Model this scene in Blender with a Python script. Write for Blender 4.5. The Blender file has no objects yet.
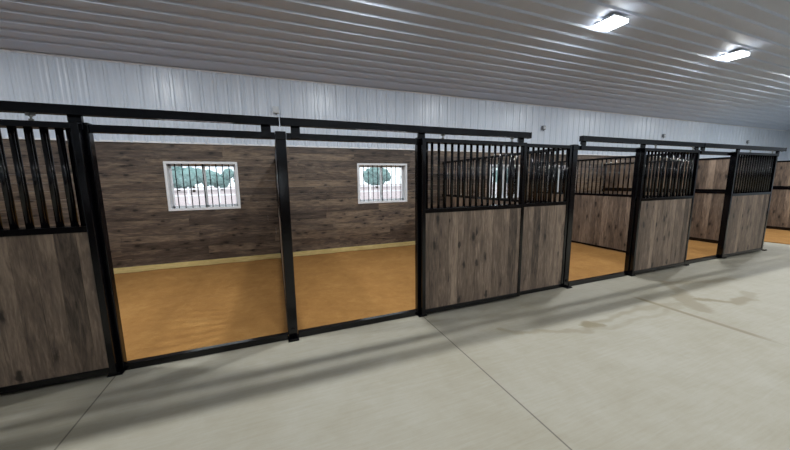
import bpy, bmesh, math, random
from mathutils import Vector, Matrix
random.seed(7)
COL = bpy.context.scene.collection

# ---------------------------------------------------------------- dimensions
YB = 3.66          # back wall face
ZH = 2.084         # header top
XA, XB, XC, XD, XE, XF, XG, XH, XI = -1.454, 0.0, 1.479, 2.99, 3.916, 5.386, 6.94, 8.24, 9.886
ZMID, ZPT, ZPM = 1.296, 2.08, 1.27
ZWOOD, ZCEIL, SLOPE = 2.354, 3.676, 1/6
RIDGE, YF, XL, XR = -1.83, -7.32, -9.0, 21.8
def zc(y): return ZCEIL + SLOPE*(YB-y) if y >= RIDGE else ZCEIL + SLOPE*(YB-RIDGE) - SLOPE*(RIDGE-y)

# ---------------------------------------------------------------- materials
def srgb(r, g, b):
    f = lambda c: ((c/255+.055)/1.055)**2.4 if c > 10 else c/255/12.92
    return (f(r), f(g), f(b), 1)

class NT:
    def __init__(s, name):
        s.m = bpy.data.materials.new(name); s.m.use_nodes = True
        s.t = s.m.node_tree; s.b = s.t.nodes['Principled BSDF']
    def n(s, typ, **kw):
        nd = s.t.nodes.new(typ)
        for k, v in kw.items(): setattr(nd, k, v)
        return nd
    def l(s, a, b): s.t.links.new(a, b)
    def val(s, sock, v):
        if hasattr(v, 'is_linked') or isinstance(v, bpy.types.NodeSocket): s.l(v, sock)
        else: sock.default_value = v
    def math(s, op, a, b=0.0, c=0.0, clamp=False):
        nd = s.n('ShaderNodeMath', operation=op, use_clamp=clamp)
        s.val(nd.inputs[0], a); s.val(nd.inputs[1], b)
        if op in ('MULTIPLY_ADD', 'SMOOTH_MIN'): s.val(nd.inputs[2], c)
        return nd.outputs[0]
    def mix(s, f, a, b, mode='MIX'):
        nd = s.n('ShaderNodeMix', data_type='RGBA', blend_type=mode)
        s.val(nd.inputs[0], f); s.val(nd.inputs[6], a); s.val(nd.inputs[7], b)
        return nd.outputs[2]
    def noise(s, vec, scale, detail=4, rough=.55, dist=0.0):
        nd = s.n('ShaderNodeTexNoise'); s.l(vec, nd.inputs['Vector'])
        nd.inputs['Scale'].default_value = scale; nd.inputs['Detail'].default_value = detail
        nd.inputs['Roughness'].default_value = rough; nd.inputs['Distortion'].default_value = dist
        return nd.outputs['Fac']
    def ramp(s, f, stops):
        nd = s.n('ShaderNodeValToRGB'); s.l(f, nd.inputs[0]); e = nd.color_ramp.elements
        while len(e) < len(stops): e.new(.5)
        for i, (p, c) in enumerate(stops): e[i].position = p; e[i].color = c
        return nd.outputs[0]
    def mapr(s, f, a, b, c=0.0, d=1.0, smooth=False):
        nd = s.n('ShaderNodeMapRange', interpolation_type='SMOOTHSTEP' if smooth else 'LINEAR')
        s.val(nd.inputs[0], f)
        for i, v in enumerate((a, b, c, d)): nd.inputs[i+1].default_value = v
        return nd.outputs[0]
    def bump(s, h, st, dist=.01):
        nd = s.n('ShaderNodeBump'); s.l(h, nd.inputs['Height'])
        nd.inputs['Strength'].default_value = st; nd.inputs['Distance'].default_value = dist
        s.l(nd.outputs[0], s.b.inputs['Normal'])
    def obj(s): return s.n('ShaderNodeTexCoord').outputs['Object']
    def set(s, rough=.5, metal=0.0, spec=None):
        s.b.inputs['Roughness'].default_value = rough; s.b.inputs['Metallic'].default_value = metal
        if spec is not None: s.b.inputs['Specular IOR Level'].default_value = spec
        return s

def plain(name, col, rough=.5, metal=0.0, nscale=30, var=.12):
    t = NT(name).set(rough, metal)
    f = t.noise(t.obj(), nscale, 3)
    dark = tuple(c*(1-var) for c in col[:3])+(1,); lite = tuple(min(1, c*(1+var)) for c in col[:3])+(1,)
    t.l(t.mix(f, dark, lite), t.b.inputs['Base Color'])
    return t.m

def wood(name, along, across, pitch, dark, mid, lite, offset=0.0):
    """stained boards: 'along' = grain axis, 'across' = axis on which boards repeat"""
    t = NT(name).set(.48)
    o = t.obj(); sep = t.n('ShaderNodeSeparateXYZ'); t.l(o, sep.inputs[0])
    idx = t.math('FLOOR', t.math('DIVIDE', t.math('SUBTRACT', sep.outputs[across], offset), pitch))
    seg = t.math('FLOOR', t.math('DIVIDE', t.math('ADD', sep.outputs[along], t.math('MULTIPLY', idx, 1.37)), 2.6)) if along == 'X' else 0.0
    cb = t.n('ShaderNodeCombineXYZ'); t.l(idx, cb.inputs[0]); t.val(cb.inputs[1], seg)
    wn = t.n('ShaderNodeTexWhiteNoise', noise_dimensions='3D'); t.l(cb.outputs[0], wn.inputs['Vector'])
    # shift the grain per board
    sc = t.n('ShaderNodeVectorMath', operation='SCALE'); t.l(wn.outputs['Color'], sc.inputs[0]); sc.inputs['Scale'].default_value = 17
    ad = t.n('ShaderNodeVectorMath', operation='ADD'); t.l(o, ad.inputs[0]); t.l(sc.outputs[0], ad.inputs[1])
    mp = t.n('ShaderNodeMapping'); t.l(ad.outputs[0], mp.inputs[0])
    mp.inputs['Scale'].default_value = tuple(.13 if a == along else 1 for a in 'XYZ')
    # knots warp the grain
    vk = t.n('ShaderNodeTexVoronoi', voronoi_dimensions='2D'); sk = t.n('ShaderNodeSeparateXYZ'); t.l(ad.outputs[0], sk.inputs[0])
    ck = t.n('ShaderNodeCombineXYZ'); t.l(t.math('MULTIPLY', sk.outputs[along], .42), ck.inputs[0]); t.l(t.math('MULTIPLY', sk.outputs[across], 1.0), ck.inputs[1])
    t.l(ck.outputs[0], vk.inputs['Vector']); vk.inputs['Scale'].default_value = 5.2 if along == 'X' else 4.0
    wob = t.math('ADD', vk.outputs['Distance'], t.math('MULTIPLY', t.math('SUBTRACT', t.noise(o, 14, 3), .5), .22))
    knot = t.mapr(wob, .03, .12, 1, 0, True)
    halo = t.mapr(wob, .06, .34, 1, 0, True)
    g1 = t.noise(mp.outputs[0], 26, 5, .6, 1.3)
    g2 = t.noise(mp.outputs[0], 75, 3, .6, .3)
    patch = t.noise(mp.outputs[0], 5, 3, .6, .6)
    f = t.math('ADD', t.math('MULTIPLY', g1, .55), t.math('MULTIPLY', g2, .25))
    f = t.math('ADD', f, t.math('MULTIPLY', patch, .45))
    f = t.math('SUBTRACT', f, t.math('MULTIPLY', halo, .07))
    f = t.math('ADD', f, t.math('MULTIPLY', t.math('SUBTRACT', wn.outputs['Value'], .5), .15 if along == 'X' else .20))
    c = t.ramp(f, [(.36, dark), (.60, mid), (.82, lite)])
    c = t.mix(t.math('MULTIPLY', knot, .85), c, tuple(x*.35 for x in dark[:3])+(1,))
    t.l(c, t.b.inputs['Base Color']); t.bump(g1, .25, .004)
    return t.m

M = {}
M['metal_white'] = plain('white_painted_steel', (.67, .74, .84, 1), .28, 0, 3, .03)
M['metal_ceiling'] = plain('white_painted_ceiling_steel', (.62, .69, .82, 1), .36, 0, 3, .03)
M['black'] = plain('black_powder_coat', (.0015, .0015, .0028, 1), .13, 0, 60, .2)
M['black'].node_tree.nodes['Principled BSDF'].inputs['Specular IOR Level'].default_value = .42
M['zinc'] = plain('zinc_plated_steel', (.32, .32, .31, 1), .35, .9, 90, .15)
M['vinyl'] = plain('white_vinyl', (.88, .90, .93, 1), .35, 0, 8, .03)
M['box'] = plain('white_plastic', (.62, .66, .70, 1), .4, 0, 20, .03)
M['greybox'] = plain('grey_plastic', (.16, .17, .19, 1), .4, 0, 20, .05)
D, Md, L = srgb(50, 41, 35), srgb(118, 101, 88), srgb(168, 147, 128)
M['wood_h'] = wood('stained_wall_boards', 'X', 'Z', .14, srgb(35, 29, 26), srgb(93, 80, 71), srgb(152, 133, 112), .115)
M['wood_v'] = wood('stained_upright_boards', 'Z', 'X', .13, D, Md, L, 0)
M['wood_vy'] = wood('stained_partition_boards', 'Z', 'Y', .13, D, Md, L, 0)

t = NT('raw_pine_board').set(.6)
mp = t.n('ShaderNodeMapping'); t.l(t.obj(), mp.inputs[0]); mp.inputs['Scale'].default_value = (.2, 1, 1)
t.l(t.ramp(t.noise(mp.outputs[0], 22, 4, .6, 1), [(.3, srgb(206, 184, 116)), (.7, srgb(236, 218, 158))]), t.b.inputs['Base Color']); M['pine'] = t.m

t = NT('brown_arena_sand').set(.95)
o = t.obj(); a = t.noise(o, 2.2, 5, .65); b = t.noise(o, 70, 3, .7); c_ = t.noise(o, 9, 4, .6, .8)
f = t.math('ADD', t.math('MULTIPLY', a, .5), t.math('ADD', t.math('MULTIPLY', b, .25), t.math('MULTIPLY', c_, .25)))
t.l(t.ramp(f, [(.30, srgb(150, 104, 50)), (.52, srgb(172, 124, 64)), (.74, srgb(194, 148, 84))]), t.b.inputs['Base Color'])
t.bump(t.math('ADD', t.math('MULTIPLY', b, .4), c_), .5, .02); M['sand'] = t.m

# concrete with saw-cut joints, damp marks and trowel mottling
t = NT('concrete_slab').set(.62)
o = t.obj(); sep = t.n('ShaderNodeSeparateXYZ'); t.l(o, sep.inputs[0]); X, Y = sep.outputs['X'], sep.outputs['Y']
n1 = t.noise(o, .8, 5, .6, .4); n2 = t.noise(o, 5, 5, .65, .5)
mp = t.n('ShaderNodeMapping'); t.l(o, mp.inputs[0]); mp.inputs['Scale'].default_value = (.5, 7, 1)
n3 = t.noise(mp.outputs[0], 6, 5, .7, .4); n4 = t.noise(o, 120, 2)
f = t.math('ADD', t.math('MULTIPLY', n1, .45), t.math('ADD', t.math('MULTIPLY', n2, .25), t.math('MULTIPLY', n3, .3)))
col = t.ramp(f, [(.34, srgb(156, 149, 129)), (.5, srgb(167, 161, 145)), (.66, srgb(177, 173, 160))])
u = t.math('ADD', t.math('DIVIDE', t.math('ADD', X, 1.45), 2.93), .5)
dx = t.math('MULTIPLY', t.math('ABSOLUTE', t.math('SUBTRACT', t.math('FRACT', u), .5)), 2.93)
joint = t.mapr(dx, .003, .008, 1, 0)
warp = t.noise(o, 6, 4, .6); warp2 = t.noise(o, 1.7, 2)
wx = t.math('ADD', X, t.math('MULTIPLY', t.math('SUBTRACT', warp, .5), .30))
wy = t.math('ADD', Y, t.math('MULTIPLY', t.math('SUBTRACT', warp2, .5), .35))
def seg(x0, y0, x1, y1, r, soft, s):
    L2 = (x1-x0)**2+(y1-y0)**2
    px, py = t.math('SUBTRACT', wx, x0), t.math('SUBTRACT', wy, y0)
    h = t.math('DIVIDE', t.math('ADD', t.math('MULTIPLY', px, x1-x0), t.math('MULTIPLY', py, y1-y0)), L2, clamp=True)
    ex = t.math('SUBTRACT', px, t.math('MULTIPLY', h, x1-x0)); ey = t.math('SUBTRACT', py, t.math('MULTIPLY', h, y1-y0))
    d = t.math('SQRT', t.math('ADD', t.math('MULTIPLY', ex, ex), t.math('MULTIPLY', ey, ey)))
    return t.mapr(d, r, r+soft, s, 0, True)
damp = None
for a in [(5.5, -.52, 5.05, -.85, .05, .09, .5), (5.05, -.85, 4.75, -1.2, .06, .09, .6), (5.1, -1.0, 5.35, -1.27, .03, .06, .9),
          (5.35, -1.27, 5.75, -1.27, .045, .06, .8), (5.75, -1.27, 6.05, -1.15, .03, .08, .5), (5.5, -.52, 6.6, -.78, .02, .08, .4),
          (3.05, -.99, 3.14, -.97, .05, .06, .8), (3.15, -.95, 4.1, -.9, .005, .05, .45), (4.1, -.9, 4.8, -1.1, .02, .06, .4),
          (2.1, -.72, 3.0, -1.08, .01, .05, .45), (3.0, -1.08, 4.6, -1.1, .01, .05, .3)]:
    s_ = seg(*a); damp = s_ if damp is None else t.math('MAXIMUM', damp, s_)
j3 = t.math('MULTIPLY', t.mapr(t.math('ABSOLUTE', t.math('SUBTRACT', X, 4.42)), .022, .045, 1, 0),
            t.math('MULTIPLY', t.mapr(Y, -.62, -.75), t.mapr(Y, -1.95, -1.75)))
damp = t.math('MAXIMUM', damp, t.math('MULTIPLY', j3, .9))
col = t.mix(t.math('MULTIPLY', damp, 1.0), col, srgb(126, 114, 84))
joint = t.math('MULTIPLY', joint, t.mapr(X, 3.0, 4.0, 1, .25))
col = t.mix(t.math('MULTIPLY', joint, .75), col, srgb(70, 66, 58))
t.l(col, t.b.inputs['Base Color'])
t.l(t.mapr(damp, 0, 1, .6, .42), t.b.inputs['Roughness'])
t.bump(n4, .08, .003); M['concrete'] = t.m

t = NT('lit_diffuser'); t.b.inputs['Base Color'].default_value = (.9, .9, .9, 1)
t.b.inputs['Emission Color'].default_value = (.94, .98, 1, 1); t.b.inputs['Emission Strength'].default_value = 12; M['led'] = t.m

t = NT('window_glass'); nt = t.t
tr = t.n('ShaderNodeBsdfTransparent'); tr.inputs[0].default_value = (.94, .97, .96, 1)
gl = t.n('ShaderNodeBsdfGlossy'); gl.inputs['Roughness'].default_value = .02
fr = t.n('ShaderNodeFresnel'); fr.inputs[0].default_value = 1.5
ms = t.n('ShaderNodeMixShader'); t.l(fr.outputs[0], ms.inputs[0]); t.l(tr.outputs[0], ms.inputs[1]); t.l(gl.outputs[0], ms.inputs[2])
t.l(ms.outputs[0], nt.nodes['Material Output'].inputs[0]); M['glass'] = t.m
M['gravel'] = plain('pale_pink_gravel', (.5, .41, .42, 1), .9, 0, 2, .2)
M['leaf'] = plain('green_leaves', (.22, .34, .33, 1), .8, 0, 1.5, .4)
M['bark'] = plain('brown_bark', (.10, .07, .05, 1), .9, 0, 10, .3)

# ---------------------------------------------------------------- mesh helpers
class MB:
    def __init__(s): s.bm = bmesh.new()
    def box(s, x0, x1, y0, y1, z0, z1, bev=0.0):
        if x0 > x1: x0, x1 = x1, x0
        if y0 > y1: y0, y1 = y1, y0
        b = bmesh.new()
        bmesh.ops.create_cube(b, size=1)
        for v in b.verts:
            v.co = Vector(((x0+x1)/2+v.co.x*(x1-x0), (y0+y1)/2+v.co.y*(y1-y0), (z0+z1)/2+v.co.z*(z1-z0)))
        if bev: bmesh.ops.bevel(b, geom=b.edges[:], offset=bev, segments=2, affect='EDGES', profile=.5)
        s.join(b); return s
    def cyl(s, p0, p1, r, seg=12, r2=None):
        p0, p1 = Vector(p0), Vector(p1); d = p1-p0
        b = bmesh.new(); bmesh.ops.create_cone(b, cap_ends=True, segments=seg, radius1=r, radius2=r if r2 is None else r2, depth=d.length)
        q = Vector((0, 0, 1)).rotation_difference(d.normalized()).to_matrix().to_4x4()
        bmesh.ops.transform(b, matrix=Matrix.Translation((p0+p1)/2) @ q, verts=b.verts)
        for f in b.faces:
            if len(f.verts) == 4: f.smooth = True
        s.join(b); return s
    def poly(s, pts, faces):
        vs = [s.bm.verts.new(p) for p in pts]
        for f in faces: s.bm.faces.new([vs[i] for i in f])
        return s
    def join(s, b):
        me = bpy.data.meshes.new('tmp'); b.to_mesh(me); b.free(); s.bm.from_mesh(me); bpy.data.meshes.remove(me)
    def build(s, name, mat, parent=None, off=(0, 0, 0)):
        bmesh.ops.translate(s.bm, vec=-Vector(off), verts=s.bm.verts)
        bmesh.ops.recalc_face_normals(s.bm, faces=s.bm.faces)
        me = bpy.data.meshes.new(name); s.bm.to_mesh(me); s.bm.free(); me.materials.append(mat)
        ob = bpy.data.objects.new(name, me); COL.objects.link(ob)
        if parent: ob.parent = parent
        else: ob.location = off
        return ob

def thing(name, label, cat, loc=(0, 0, 0), group=None):
    o = bpy.data.objects.new(name, None); COL.objects.link(o); o.location = loc
    o.empty_display_size = .1; o['label'] = label; o['category'] = cat
    if group: o['group'] = group
    return o
def tag(o, label, cat, group=None, kind=None):
    o['label'] = label; o['category'] = cat
    if group: o['group'] = group
    if kind: o['kind'] = kind
    return o
def struct(o): o['kind'] = 'structure'; return o
def copy_tree(o, parent=None):
    c = o.copy(); COL.objects.link(c)
    if parent: c.parent = parent
    for ch in list(o.children): copy_tree(ch, c)
    return c

# ---------------------------------------------------------------- the shell
WIN = [(-1.947, -.738), (1.682, 2.913), (5.33, 6.50), (7.42, 8.62)]
WZ0, WZ1 = 1.108, 2.024
struct(MB().box(XL-.1, XR+.1, YF-.1, YB+.25, -.15, 0).build('floor', M['concrete']))

def profile_wall(name, u0, u1, z0, z1f, axis, at, sign, mat, pitch=.2286, phase=0.0):
    """ribbed steel sheet; ribs stand out by sign along the normal axis"""
    us = [(u0, 0)]
    k = math.ceil((u0-phase+.05)/pitch)
    while phase+k*pitch < u1-.05:
        c = phase+k*pitch
        us += [(c-.032, 0), (c-.014, .019), (c+.014, .019), (c+.032, 0)]
        for m in (.33, .66):      # two shallow stiffening ribs between the tall ones
            q = c+m*pitch
            if q < u1-.05: us += [(q-.02, 0), (q-.008, .004), (q+.008, .004), (q+.02, 0)]
        k += 1
    us.append((u1, 0)); m = MB(); pts = []; fc = []
    for u, h in us:
        for z in (z0, z1f(u)):
            pts.append((u, at+sign*h, z) if axis == 'X' else (at+sign*h, u, z))
    for i in range(len(us)-1): fc.append((2*i, 2*i+2, 2*i+3, 2*i+1))
    m.poly(pts, fc); ob = m.build(name, mat)
    sol = ob.modifiers.new('thickness', 'SOLIDIFY'); sol.thickness = .01; sol.offset = -1 if axis == 'X' else 0
    return struct(ob)
wb = profile_wall('wall_back', XL, XR, ZWOOD, lambda u: ZCEIL, 'X', YB, -1, M['metal_white'], phase=-3.74)
wf = profile_wall('wall_front', XL, XR, ZWOOD, lambda u: ZCEIL, 'X', YF, 1, M['metal_white'])
WF = [(-8.2+3.65*k, -7.0+3.65*k) for k in range(8)]; fx = [XL]+[v for w in WF for v in w]+[XR]; fb = MB()
fb.box(XL, XR, YF-.13, YF, 0, WZ0); fb.box(XL, XR, YF-.13, YF, WZ1, ZWOOD)
for i in range(0, len(fx), 2): fb.box(fx[i], fx[i+1], YF-.13, YF, WZ0, WZ1)
fb.build('board_lining', M['wood_h'], wf)
cf = MB().box(XL, XR, YF-.13, YF-.03, ZWOOD, ZCEIL+.1).build('wall_core', M['metal_white'], wf)
profile_wall('wall_left', YF, YB, 0, lambda u: zc(u), 'Y', XL, 1, M['metal_white'])
profile_wall('wall_right', YF, YB, 0, lambda u: zc(u), 'Y', XR, -1, M['metal_white'])
# wall core with window openings, plus the stained lining
WX0, WX1 = XL, 14.2
core = MB(); y0, y1 = YB+.03, YB+.16
core.box(XL, XR, y0, y1, 0, WZ0); core.box(XL, XR, y0, y1, WZ1, ZCEIL+.1)
xs = [XL]+[v for w in WIN for v in w]+[XR]
for i in range(0, len(xs), 2): core.box(xs[i], xs[i+1], y0, y1, WZ0, WZ1)
core.build('wall_core', M['metal_white'], wb)
# far part of the back wall, beyond the stained lining
lower = MB(); lower.box(WX1, XR, YB+.0, YB+.03, 0, ZWOOD); lower.build('lower_sheet', M['metal_white'], wb)
lin = MB(); z = .115; row = 0
while z < ZWOOD-.01:
    zt = min(z+.14, ZWOOD)
    cuts = []
    lo, hi = z, zt
    if hi > WZ0 and lo < WZ1:      # rows that meet the windows
        segs = [(xs[i] if i else WX0, min(xs[i+1], WX1)) for i in range(0, len(xs), 2)]
        if lo < WZ0: lin.box(WX0, WX1, YB, YB+.03, lo, WZ0)
        if hi > WZ1: lin.box(WX0, WX1, YB, YB+.03, WZ1, hi-.002)
        a, b = max(lo, WZ0), min(hi-.002, WZ1)
        for s0, s1 in segs: lin.box(s0, s1, YB, YB+.03, a, b, .0015)
    else:
        x = WX0 - ((row*1.37) % 2.6)
        while x < WX1:
            a, b = max(x, WX0), min(x+2.598, WX1)
            if b-a > .05: lin.box(a, b, YB, YB+.03, lo, hi-.002, .0015)
            x += 2.6
    z = zt; row += 1
lin.build('board_lining', M['wood_h'], wb)
struct(MB().box(WX0, WX1, YB-.012, YB+.026, 0, .115, .002).build('baseboard_back', M['pine']))
struct(MB().box(XL, XR, YB-.035, YB-.001, ZCEIL-.028, ZCEIL-.002, .003).build('trim_1', M['vinyl']))
struct(MB().box(XL, XR, YB-.026, YB-.001, ZWOOD-.012, ZWOOD+.02, .003).build('trim_2', M['vinyl']))

# ceiling: ribs run along X, slope up from the eaves to the ridge
m = MB(); prof = []
ys = 3.30; ks = []
while ys > RIDGE+.1: ks.append(ys); ys -= .2258
pr = [(YB, 0)]
for c in ks: pr += [(c+.026, 0), (c+.015, -.032), (c-.015, -.032), (c-.026, 0)]
pr.append((RIDGE, 0)); mirror = [(2*RIDGE-y, h) for y, h in reversed(pr[:-1])]; pr += mirror
pts = []; fc = []
for y, h in pr:
    for x in (XL, XR): pts.append((x, y, zc(y)+h))
for i in range(len(pr)-1): fc.append((2*i, 2*i+1, 2*i+3, 2*i+2))
m.poly(pts, fc); ce = struct(m.build('ceiling', M['metal_ceiling']))
so = ce.modifiers.new('thickness', 'SOLIDIFY'); so.thickness = .03; so.offset = 1 if ce.data.polygons[0].normal.z > 0 else -1
m = MB(); m.poly([(XL-.1, YB+.3, ZCEIL+.10), (XR+.1, YB+.3, ZCEIL+.10), (XR+.1, RIDGE, zc(RIDGE)+.25), (XL-.1, RIDGE, zc(RIDGE)+.25), (XR+.1, YF-.2, ZCEIL+.10), (XL-.1, YF-.2, ZCEIL+.10)],
       [(0, 1, 2, 3), (3, 2, 4, 5)])
m.build('roof_deck', M['metal_white'], ce)

# windows ------------------------------------------------------------------
for i, (a, b) in enumerate(WIN+WF):
    YB = 3.66; opp = i >= len(WIN)
    w = bpy.data.objects.new('window_%d' % (i+1), None); COL.objects.link(w); struct(w)
    c = (a+b)/2; w.location = (c, YB, WZ0); off = (c, YB, WZ0)
    f = MB(); t_ = .045
    for (x0, x1, z0, z1) in ((a, b, WZ0, WZ0+t_), (a, b, WZ1-t_, WZ1), (a, a+t_, WZ0+t_, WZ1-t_), (b-t_, b, WZ0+t_, WZ1-t_)):
        f.box(x0, x1, YB-.022, YB+.155, z0, z1, .003)
    f.build('window_frame', M['vinyl'], w, off)
    for s in (0, 1):
        p0, p1 = (a+t_, c+.03) if s == 0 else (c-.03, b-t_); yy = YB+.095+.028*s
        sa = MB(); r = .042
        for (x0, x1, z0, z1) in ((p0, p1, WZ0+t_, WZ0+t_+r), (p0, p1, WZ1-t_-r, WZ1-t_), (p0, p0+r, WZ0+t_, WZ1-t_), (p1-r, p1, WZ0+t_, WZ1-t_)):
            sa.box(x0, x1, yy, yy+.024, z0, z1, .002)
        so = sa.build('sash', M['vinyl'], w, off)
        MB().box(p0+r*.6, p1-r*.6, yy+.010, yy+.014, WZ0+t_+r*.6, WZ1-t_-r*.6).build('glass_pane', M['glass'], so, off)
    for k in range(9):
        x = a+t_+(b-a-2*t_)*(k+1)/10
        MB().cyl((x, YB+.045, WZ0+t_-.002), (x, YB+.045, WZ1-t_+.002), .009, 8).build('security_bar', M['black'], w, off)
    if opp: w.location = (c, YF, WZ0); w.rotation_euler = (0, 0, math.pi)

# ---------------------------------------------------------------- sand in the stalls
def sand(x0, x1, y0, y1, label):
    nx, ny = int((x1-x0)/.12), int((y1-y0)/.12); b = bmesh.new(); g = []
    from mathutils import noise
    for j in range(ny+1):
        r = []
        for i in range(nx+1):
            x, y = x0+(x1-x0)*i/nx, y0+(y1-y0)*j/ny
            r.append(b.verts.new((x, y, .016+.010*noise.noise(Vector((x*2.3, y*2.3, 3)))+.006*noise.noise(Vector((x*7, y*7, 1))))))
        g.append(r)
    for j in range(ny):
        for i in range(nx):
            f = b.faces.new((g[j][i], g[j][i+1], g[j+1][i+1], g[j+1][i])); f.smooth = True
    # skirt and underside give the layer a body
    rim = [g[0][i] for i in range(nx+1)]+[g[j][nx] for j in range(1, ny+1)]+[g[ny][i] for i in range(nx-1, -1, -1)]+[g[j][0] for j in range(ny-1, 0, -1)]
    low = [b.verts.new((v.co.x, v.co.y, .0005)) for v in rim]
    n = len(rim)
    for k in range(n): b.faces.new((rim[k], low[k], low[(k+1) % n], rim[(k+1) % n]))
    b.faces.new(low)
    m = MB(); m.join(b); tag(m.build('sand_footing', M['sand']), label, 'sand', kind='stuff')
yb_ = YB-.014
sand(-4.37, -.03, .06, yb_, 'brown sand covering the stall floor under the leftmost window')
sand(.03, XE-.03, .06, yb_, 'brown sand covering the stall floor under the second window from the left')
sand(XE+.03, XG-.03, .06, yb_, 'brown sand seen through the narrow opening right of the wide wood panels')
sand(XG+.03, XI-.03, .06, yb_, 'brown sand patch in the farthest stall opening, before the last sliding door')
sand(11.25, 14.15, -.02, yb_, 'brown sand at the far right edge beyond the last black post')
sand(-8.25, -4.45, .06, yb_, 'brown sand behind the leftmost dark barred door')

# ---------------------------------------------------------------- posts
def make_post():
    r = thing('stall_post', '', 'post', (0, 0, 0), 'black steel posts along the stall fronts')
    MB().box(-.046, .046, 0, .068, .012, ZH-.062, .006).build('post_tube', M['black'], r)
    MB().box(-.048, .048, -.002, .070, ZH-.0615, ZH+.012, .004).build('post_cap', M['black'], r)
    MB().box(-.054, .054, -.065, .072, 0, .0115, .002).build('base_plate', M['black'], r)
    g = MB(); g.box(-.035, .035, -.0625, -.052, .012, .028, .003)
    g.build('door_guide', M['black'], r)
    MB().cyl((0, -.001, .10), (0, -.012, .10), .018, 14).build('bolt', M['black'], r)
    return r
proto = make_post()
PL = [(XA, 'black post at the right edge of the leftmost barred door, by the first wide opening'),
      (XB, 'black post standing alone between the two wide open stalls with windows'),
      (XC, 'black post at the left edge of the widest wood panelled sliding door'),
      (XE, 'black post right of the narrower wood panel, left of the third opening'),
      (XF, 'black post on the right side of the third opening, beside the third sliding door'),
      (XG, 'black post at the left side of the farthest narrow opening'),
      (XH, 'black post at the right side of the farthest narrow opening'),
      (XI, 'last black post at the far right end of the stall row'),
      (-4.4, 'black post at the far left behind the dark barred door')]
for i, (x, lb) in enumerate(PL):
    p = proto if i == 0 else copy_tree(proto); p.location = (x, 0, 0); p['label'] = lb

# ---------------------------------------------------------------- headers, sills and door tracks
def header(x0, x1, lb): tag(MB().box(x0+.0505, x1-.0505, 0, .05, ZH-.062, ZH, .004).build('header_rail', M['black'], None, ((x0+x1)/2, .025, ZH-.055)), lb, 'rail', 'header rails over the stall fronts')
header(XA, XB, 'black header rail spanning the opening before the leftmost window')
header(XB, XC, 'black header rail spanning the opening before the second window')
header(XE, XF, 'black header rail over the third stall opening')
header(XG, XH, 'black header rail over the farthest narrow opening')
def sill(x0, x1, lb):
    m = MB(); m.box(x0+.0505, x1-.0505, -.004, .05, .0, .062, .003)
    tag(m.build('door_sill', M['black'], None, ((x0+x1)/2, .025, 0)), lb, 'sill', 'door sills at the open stalls')
sill(XA, XB, 'black floor sill across the leftmost open stall doorway')
sill(XB, XC, 'black floor sill across the doorway left of the wide wood panels')
sill(XE, XF, 'black floor sill across the third stall doorway')
sill(XG, XH, 'black floor sill across the farthest stall doorway')

TY0, TY1, TZ0, TZ1 = -.085, -.02, 2.137, 2.206
def track(x0, x1, brs, lb):
    c = (x0+x1)/2; off = (c, TY0, TZ0)
    r = thing('door_track', lb, 'track', off, 'sliding door tracks above the stall fronts')
    m = MB(); w = .006   # box rail, open slot underneath
    m.box(x0, x1, TY0, TY1, TZ1-w, TZ1); m.box(x0, x1, TY0, TY0+w, TZ0, TZ1-w); m.box(x0, x1, TY1-w, TY1, TZ0, TZ1-w)
    m.box(x0, x1, TY0+w, TY0+.02, TZ0, TZ0+w); m.box(x0, x1, TY1-.02, TY1-w, TZ0, TZ0+w)
    m.build('rail', M['black'], r, off)
    for e in (x0, x1):
        MB().box(e-.004, e+.004, TY0-.003, TY1+.003, TZ0-.003, TZ1+.003, .002).build('end_cap', M['black'], r, off)
    for b in brs:
        q = MB(); q.box(b-.042, b+.042, TY1-.001, 0.012, ZH+.0135, TZ1-.01, .003); q.box(b-.042, b+.042, -.0185, -.004, ZH-.05, ZH+.02, .003)
        q.build('track_bracket', M['black'], r, off)
track(-4.45, -.012, (-4.33, XA-.02, -.125), 'long black sliding track above the leftmost door and first opening')
track(.004, 3.0, (.135, XC, 2.905), 'black sliding track above second opening and wide wood sliding door')
track(XE+.03, XG-.012, (XE+.13, XF, XG-.08), 'black sliding track above third opening and its sliding door')
track(XG+.004, XI+.09, (XG+.12, XH+.02, XI-.02), 'farthest black sliding track at the right end of the row')

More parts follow.
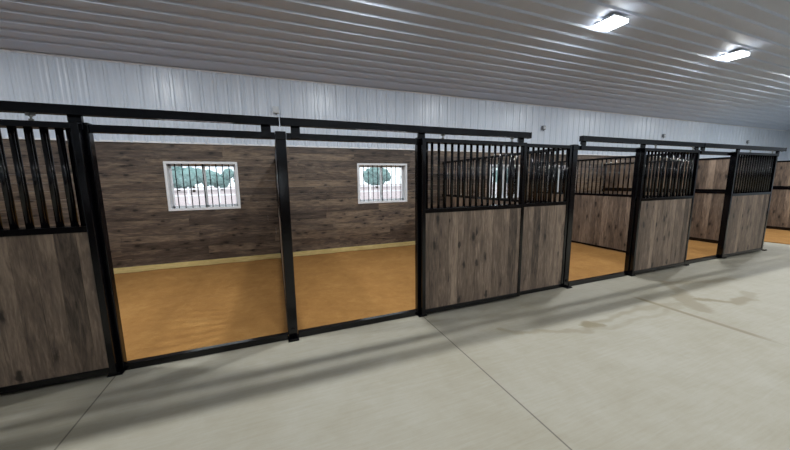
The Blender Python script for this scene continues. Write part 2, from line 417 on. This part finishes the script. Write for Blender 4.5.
# ---------------------------------------------------------------- panels and doors
def boards_x(x0, x1, y0, y1, z0, z1):
    m = MB(); k = math.floor(x0/.13)
    while k*.13 < x1:
        a, b = max(k*.13, x0), min(k*.13+.1285, x1)
        if b-a > .004: m.box(a, b, y0, y1, z0, z1, .0015)
        k += 1
    return m
def panel(root, x0, x1, y0, y1, zbot, ztop, nb, rootloc, st=.045, phase=None, skip=None):
    """frame + stained boards + round bars, in world coordinates"""
    f = MB(); yc = (y0+y1)/2
    f.box(x0, x0+st, y0, y1, zbot, ztop, .004); f.box(x1-st, x1, y0, y1, zbot, ztop, .004)
    f.box(x0+st, x1-st, y0, y1, ztop-.045, ztop, .004); f.box(x0+st, x1-st, y0, y1, ZMID-.05, ZMID, .004)
    f.box(x0+st, x1-st, y0, y1, zbot, zbot+.055, .004)
    f.build('frame', M['black'], root, rootloc)
    boards = boards_x(x0+st, x1-st, yc-.014, yc+.014, zbot+.055, ZMID-.05)
    ob = boards.build('board_panel', M['wood_v'], root)   # keep texture in world phase
    for v in ob.data.vertices: v.co -= Vector(rootloc)
    bars = []
    if phase: xs_ = [phase[0]+k*phase[1] for k in range(-60, 60) if x0+st+.02 < phase[0]+k*phase[1] < x1-st-.02 and not (skip and abs(phase[0]+k*phase[1]-skip) < .038)]
    else: xs_ = [x0+st+(x1-x0-2*st)*(k+1)/(nb+1) for k in range(nb)]
    for k, x in enumerate(xs_):
        if k == 0:
            proto_b = MB().cyl((0, 0, 0), (0, 0, ztop-.045-ZMID+.004), .0155, 14).build('bar', M['black'], root); bo = proto_b
        else:
            bo = proto_b.copy(); COL.objects.link(bo); bo.parent = root
        bo.location = Vector((x, yc, ZMID-.002))-Vector(rootloc)
def door(x0, x1, nb, hang, lb):
    loc = ((x0+x1)/2, -.045, .03)
    r = thing('sliding_door', lb, 'door', loc, 'barred sliding stall doors')
    panel(r, x0, x1, -.070, -.022, .03, ZH-.002, nb, loc)
    for h in hang:
        g = MB(); g.cyl((h, -.052, ZH-.004), (h, -.052, TZ0+.03), .006, 10)
        g.cyl((h, -.052, ZH), (h, -.052, ZH+.012), .014, 6); g.cyl((h, -.052, ZH+.03), (h, -.052, ZH+.04), .013, 6)
        hg = g.build('hanger_bolt', M['zinc'], r, loc)
        k = MB(); k.box(h-.028, h+.028, -.056, -.048, ZH+.034, TZ0+.025, .002)
        k.cyl((h-.018, -.065, TZ0+.022), (h-.018, -.039, TZ0+.022), .014, 14); k.cyl((h+.018, -.065, TZ0+.022), (h+.018, -.039, TZ0+.022), .014, 14)
        k.build('trolley', M['zinc'], r, loc)
    return r
def fixed(x0, x1, nb, lb, mid=None):
    loc = ((x0+x1)/2, .045, 0)
    r = thing('fixed_panel', lb, 'stall panel', loc, 'fixed barred stall front panels')
    panel(r, x0, x1, .012, .054, 0, ZH-.001, 0, loc, phase=nb, skip=mid)
    if mid: MB().box(mid-.023, mid+.023, .010, .056, 0.001, ZH, .004).build('middle_stile', M['black'], r, loc)
    return r
door(-2.98, -1.437, 16, (-2.7, -1.70), 'dark wood and barred sliding door cut off by the left edge of the photo')
door(XC-.017, 2.955, 15, (1.73, 2.72), 'widest wood panelled sliding door with tall bars, right of the second opening')
door(5.337, 6.848, 15, (5.62, 6.66), 'third sliding door, wood with bars, between the two right hand openings')
door(8.085, 9.70, 15, (8.6, 9.5), 'farthest sliding door, wood with dark bars, at the end of the row')
fixed(-4.347, XA-.053, (-2.990, .0877), 'fixed barred panel hidden behind the leftmost sliding door')
fixed(XC+.053, XE-.053, (1.547, .0899), 'narrower visible wood and barred fixed panel right of the widest sliding door', 2.99)
fixed(XF+.053, XG-.053, (5.522, .0912), 'fixed barred panel directly behind the third sliding door')
fixed(XH+.053, XI-.053, (8.34, .0977), 'fixed barred panel directly behind the farthest sliding door')

# ---------------------------------------------------------------- partitions between stalls
def boards_y(x0, x1, y0, y1, z0, z1):
    m = MB(); k = math.floor(y0/.13)
    while k*.13 < y1:
        a, b = max(k*.13, y0), min(k*.13+.1285, y1)
        if b-a > .004: m.box(x0, x1, a, b, z0, z1, .0015)
        k += 1
    return m
def partition(x, lb, grill=True, ya=.072, yz=YB-.006, down=.0):
    loc = (x, (ya+yz)/2, 0); r = thing('stall_partition', lb, 'partition', loc, 'partitions between the stalls')
    f = MB(); h = .022; st = .04
    f.box(x-h, x+h, ya, ya+st, .0, ZPT, .004); f.box(x-h, x+h, yz-.02-st, yz-.02, .0, ZPT, .004)
    for z0, z1 in ((ZPT-.045, ZPT), (ZPM-.05, ZPM if grill else ZPM+.055), (.0, .055 if grill else .09)): f.box(x-h, x+h, ya+st, yz-.02-st, z0, z1, .004)
    f.build('frame', M['black'], r, loc)
    br = MB()
    for z in (ZPT-.03, ZPM-.03, .16): br.box(x-.032, x+.032, yz-.07, yz+.003, z-.035, z+.035, .004)
    br.build('wall_bracket', M['black'], r, loc)
    def bd(z0, z1):
        ob = boards_y(x-.014, x+.014, ya+st, yz-.02-st, z0, z1).build('board_panel', M['wood_vy'], r)
        for v in ob.data.vertices: v.co -= Vector(loc)
    bd(.055 if grill else .09, ZPM-.05)
    if not grill: bd(ZPM+.055, ZPT-.045); return r
    n = 34; a, b = ya+st, yz-.02-st
    for k in range(n):
        if k == 0:
            pb = MB().cyl((0, 0, 0), (0, 0, ZPT-.045-ZPM+.004), .0145, 12).build('bar', M['black'], r); o = pb
        else: o = pb.copy(); COL.objects.link(o); o.parent = r
        o.location = Vector((x, a+(b-a)*(k+1)/(n+1), ZPM-.002))-Vector(loc)
    return r
partition(XB-.028, 'barred partition seen edge-on behind the lone post between the two windows')
partition(XE, 'barred partition running back from the post right of the narrower wood panel')
partition(XG, 'partition with low upright boards and bars seen through the third opening')
partition(XI, 'solid wood partition without bars seen through the farthest opening', False)
partition(14.2, 'solid wood partition at the far right edge of the photo, beyond the last post', False, .02)
partition(-4.4, 'barred partition behind the door at the far left edge')

# ---------------------------------------------------------------- lamps and wall boxes
LZ = math.atan(SLOPE)
def lamp():
    r = thing('ceiling_light', '', 'ceiling light', (0, 0, 0), 'square ceiling lights')
    MB().box(-.17, .17, -.17, .17, .022, .05, .006).build('housing', M['vinyl'], r)
    MB().cyl((0, 0, .0505), (0, 0, .079), .055, 20).build('mounting_canopy', M['vinyl'], r)
    MB().box(-.165, .165, -.165, .165, -.028, .0215, .008).build('diffuser', M['led'], r)
    ld = bpy.data.lights.new('led_array', 'AREA'); ld.shape = 'RECTANGLE'; ld.size = .28; ld.size_y = .10; ld.energy = 66; ld.color = (.94, .98, 1)
    lo = bpy.data.objects.new('led_array', ld); COL.objects.link(lo); lo.parent = r; lo.location = (0, 0, -.030)
    return r
lp = lamp(); first = True
names = {1: 'square white lamp on the ceiling, nearer and higher of the two glowing in view',
         2: 'square white lamp on the ceiling, farther and lower of the two glowing in view'}
for rowi, yy in enumerate((.545, 2*RIDGE-.575)):
    for k in range(-2, 5):
        if rowi and k < 0: continue
        o = lp if first else copy_tree(lp); first = False
        x = 1.37+3.83*k
        o.location = (x, yy, zc(yy)-.080)
        o['label'] = names.get(k, '') if rowi == 0 and k in names else ('white square lamp in the ceiling row above the stall fronts, outside the photo' if rowi == 0 else 'white square lamp in the ceiling row behind the photographer')
def wallbox(x, z, w, h, mat, lb):
    loc = (x, YB-.02, z)
    r = thing('wall_box', lb, 'wall box', loc, 'small boxes on the upper back wall')
    MB().box(-w/2, w/2, -.065, -.0, -h/2, h/2, .008).build('box_body', mat, r)
    MB().box(-w*.32, w*.32, -.074, -.0655, -h*.32, h*.32, .003).build('cover', M['box'], r)
    g = MB().cyl((0, -.030, -h/2-.002), (0, -.030, -h/2-.03), .012, 12).build('cable_gland', M['greybox'], r)
wallbox(.04, 3.05, .12, .13, M['box'], 'small white box on the steel wall above the lone black post')
wallbox(7.14, 3.06, .11, .11, M['greybox'], 'small grey box on the steel wall between the two separate door tracks')
wallbox(12.73, 3.07, .11, .11, M['greybox'], 'small grey box on the wall above the third sliding door')
wallbox(18.5, 3.06, .12, .12, M['greybox'], 'tiny grey box on the wall above the farthest sliding door')

# ---------------------------------------------------------------- outside
struct(MB().box(-120, 160, -90, 180, -.5, -.25).build('ground', M['gravel']))
def tree(x, y, h, s, lb):
    r = thing('tree', lb, 'tree', (x, y, -.25), 'trees outside beyond the windows')
    MB().cyl((0, 0, 0), (0, 0, h*.5), .28, 10, .14).build('trunk', M['bark'], r)
    b = bmesh.new(); rnd = random.Random(s)
    from mathutils import noise
    for k in range(9):
        t2 = bmesh.new(); bmesh.ops.create_icosphere(t2, subdivisions=3, radius=1)
        c = Vector((rnd.uniform(-1, 1)*h*.5, rnd.uniform(-1, 1)*h*.3, h*rnd.uniform(.3, .78))); rr = h*rnd.uniform(.18, .28)
        for v in t2.verts: v.co = c+v.co*rr*(1+.35*noise.noise(v.co*2.5+Vector((k, s, 0))))
        me = bpy.data.meshes.new('t'); t2.to_mesh(me); t2.free(); b.from_mesh(me); bpy.data.meshes.remove(me)
    m = MB(); m.join(b); m.build('foliage', M['leaf'], r)
for k in range(26):
    x = -60+k*5.2+(k*37 % 11)*.22; y = 72+14*(k % 2)+(k*53 % 17)*.12; h = 4.7+(k*29 % 13)*.10+(.9 if x < -10 else 0)
    tree(x, y, h, k, 'green tree far outside, seen through the leftmost window' if x < -8 else 'pale green tree far outside, seen through the second window from the left')
fr_ = thing('rail_fence', 'white rail fence outside crossing the view through the leftmost window', 'fence', (0, 30, -.25))
k = MB()
for z in (.75, 1.35): k.box(-40, 50, 29.97, 30.03, z-.06-.25, z+.06-.25)
k.build('fence_rail', M['vinyl'], fr_, (0, 30, -.25))
for i in range(37):
    x = -40+i*2.5
    if i == 0: fp = MB().box(-.06, .06, -.06, .06, 0, 1.55, .005).build('fence_post', M['vinyl'], fr_); o = fp
    else: o = fp.copy(); COL.objects.link(o); o.parent = fr_
    o.location = (x, .09, 0)

W = bpy.data.worlds.new('overcast_sky'); bpy.context.scene.world = W; W.use_nodes = True
bg = W.node_tree.nodes['Background']
tc = W.node_tree.nodes.new('ShaderNodeTexCoord'); nz = W.node_tree.nodes.new('ShaderNodeTexNoise'); nz.inputs['Scale'].default_value = 2.2
cr = W.node_tree.nodes.new('ShaderNodeValToRGB'); cr.color_ramp.elements[0].position = .35; cr.color_ramp.elements[0].color = (.78, .87, 1, 1)
cr.color_ramp.elements[1].position = .62; cr.color_ramp.elements[1].color = (.97, .98, 1, 1)
W.node_tree.links.new(tc.outputs['Generated'], nz.inputs['Vector']); W.node_tree.links.new(nz.outputs['Fac'], cr.inputs[0]); W.node_tree.links.new(cr.outputs[0], bg.inputs[0])
bg.inputs[1].default_value = 2.0

# ---------------------------------------------------------------- camera
cam = bpy.data.cameras.new('camera'); co = bpy.data.objects.new('camera', cam); COL.objects.link(co)
cam.sensor_width = 36; cam.lens = 303.9/790*36; cam.clip_start = .05; cam.clip_end = 500
r = Vector((.93026865, -.36668372, -.01197043)); d = Vector((-.06366962, -.12922384, -.98956929)); f = Vector((.36131208, .92132744, -.1435595))
mt = Matrix(((r.x, -d.x, -f.x), (r.y, -d.y, -f.y), (r.z, -d.z, -f.z))).to_4x4(); mt.translation = Vector((-.0858, -3.159, 1.6177))
co.matrix_world = mt
sc = bpy.context.scene; sc.camera = co
sc.view_settings.view_transform = 'Standard'; sc.view_settings.look = 'None'; sc.view_settings.gamma = 1
sc.view_settings.use_curve_mapping = False; sc.view_settings.exposure = .14
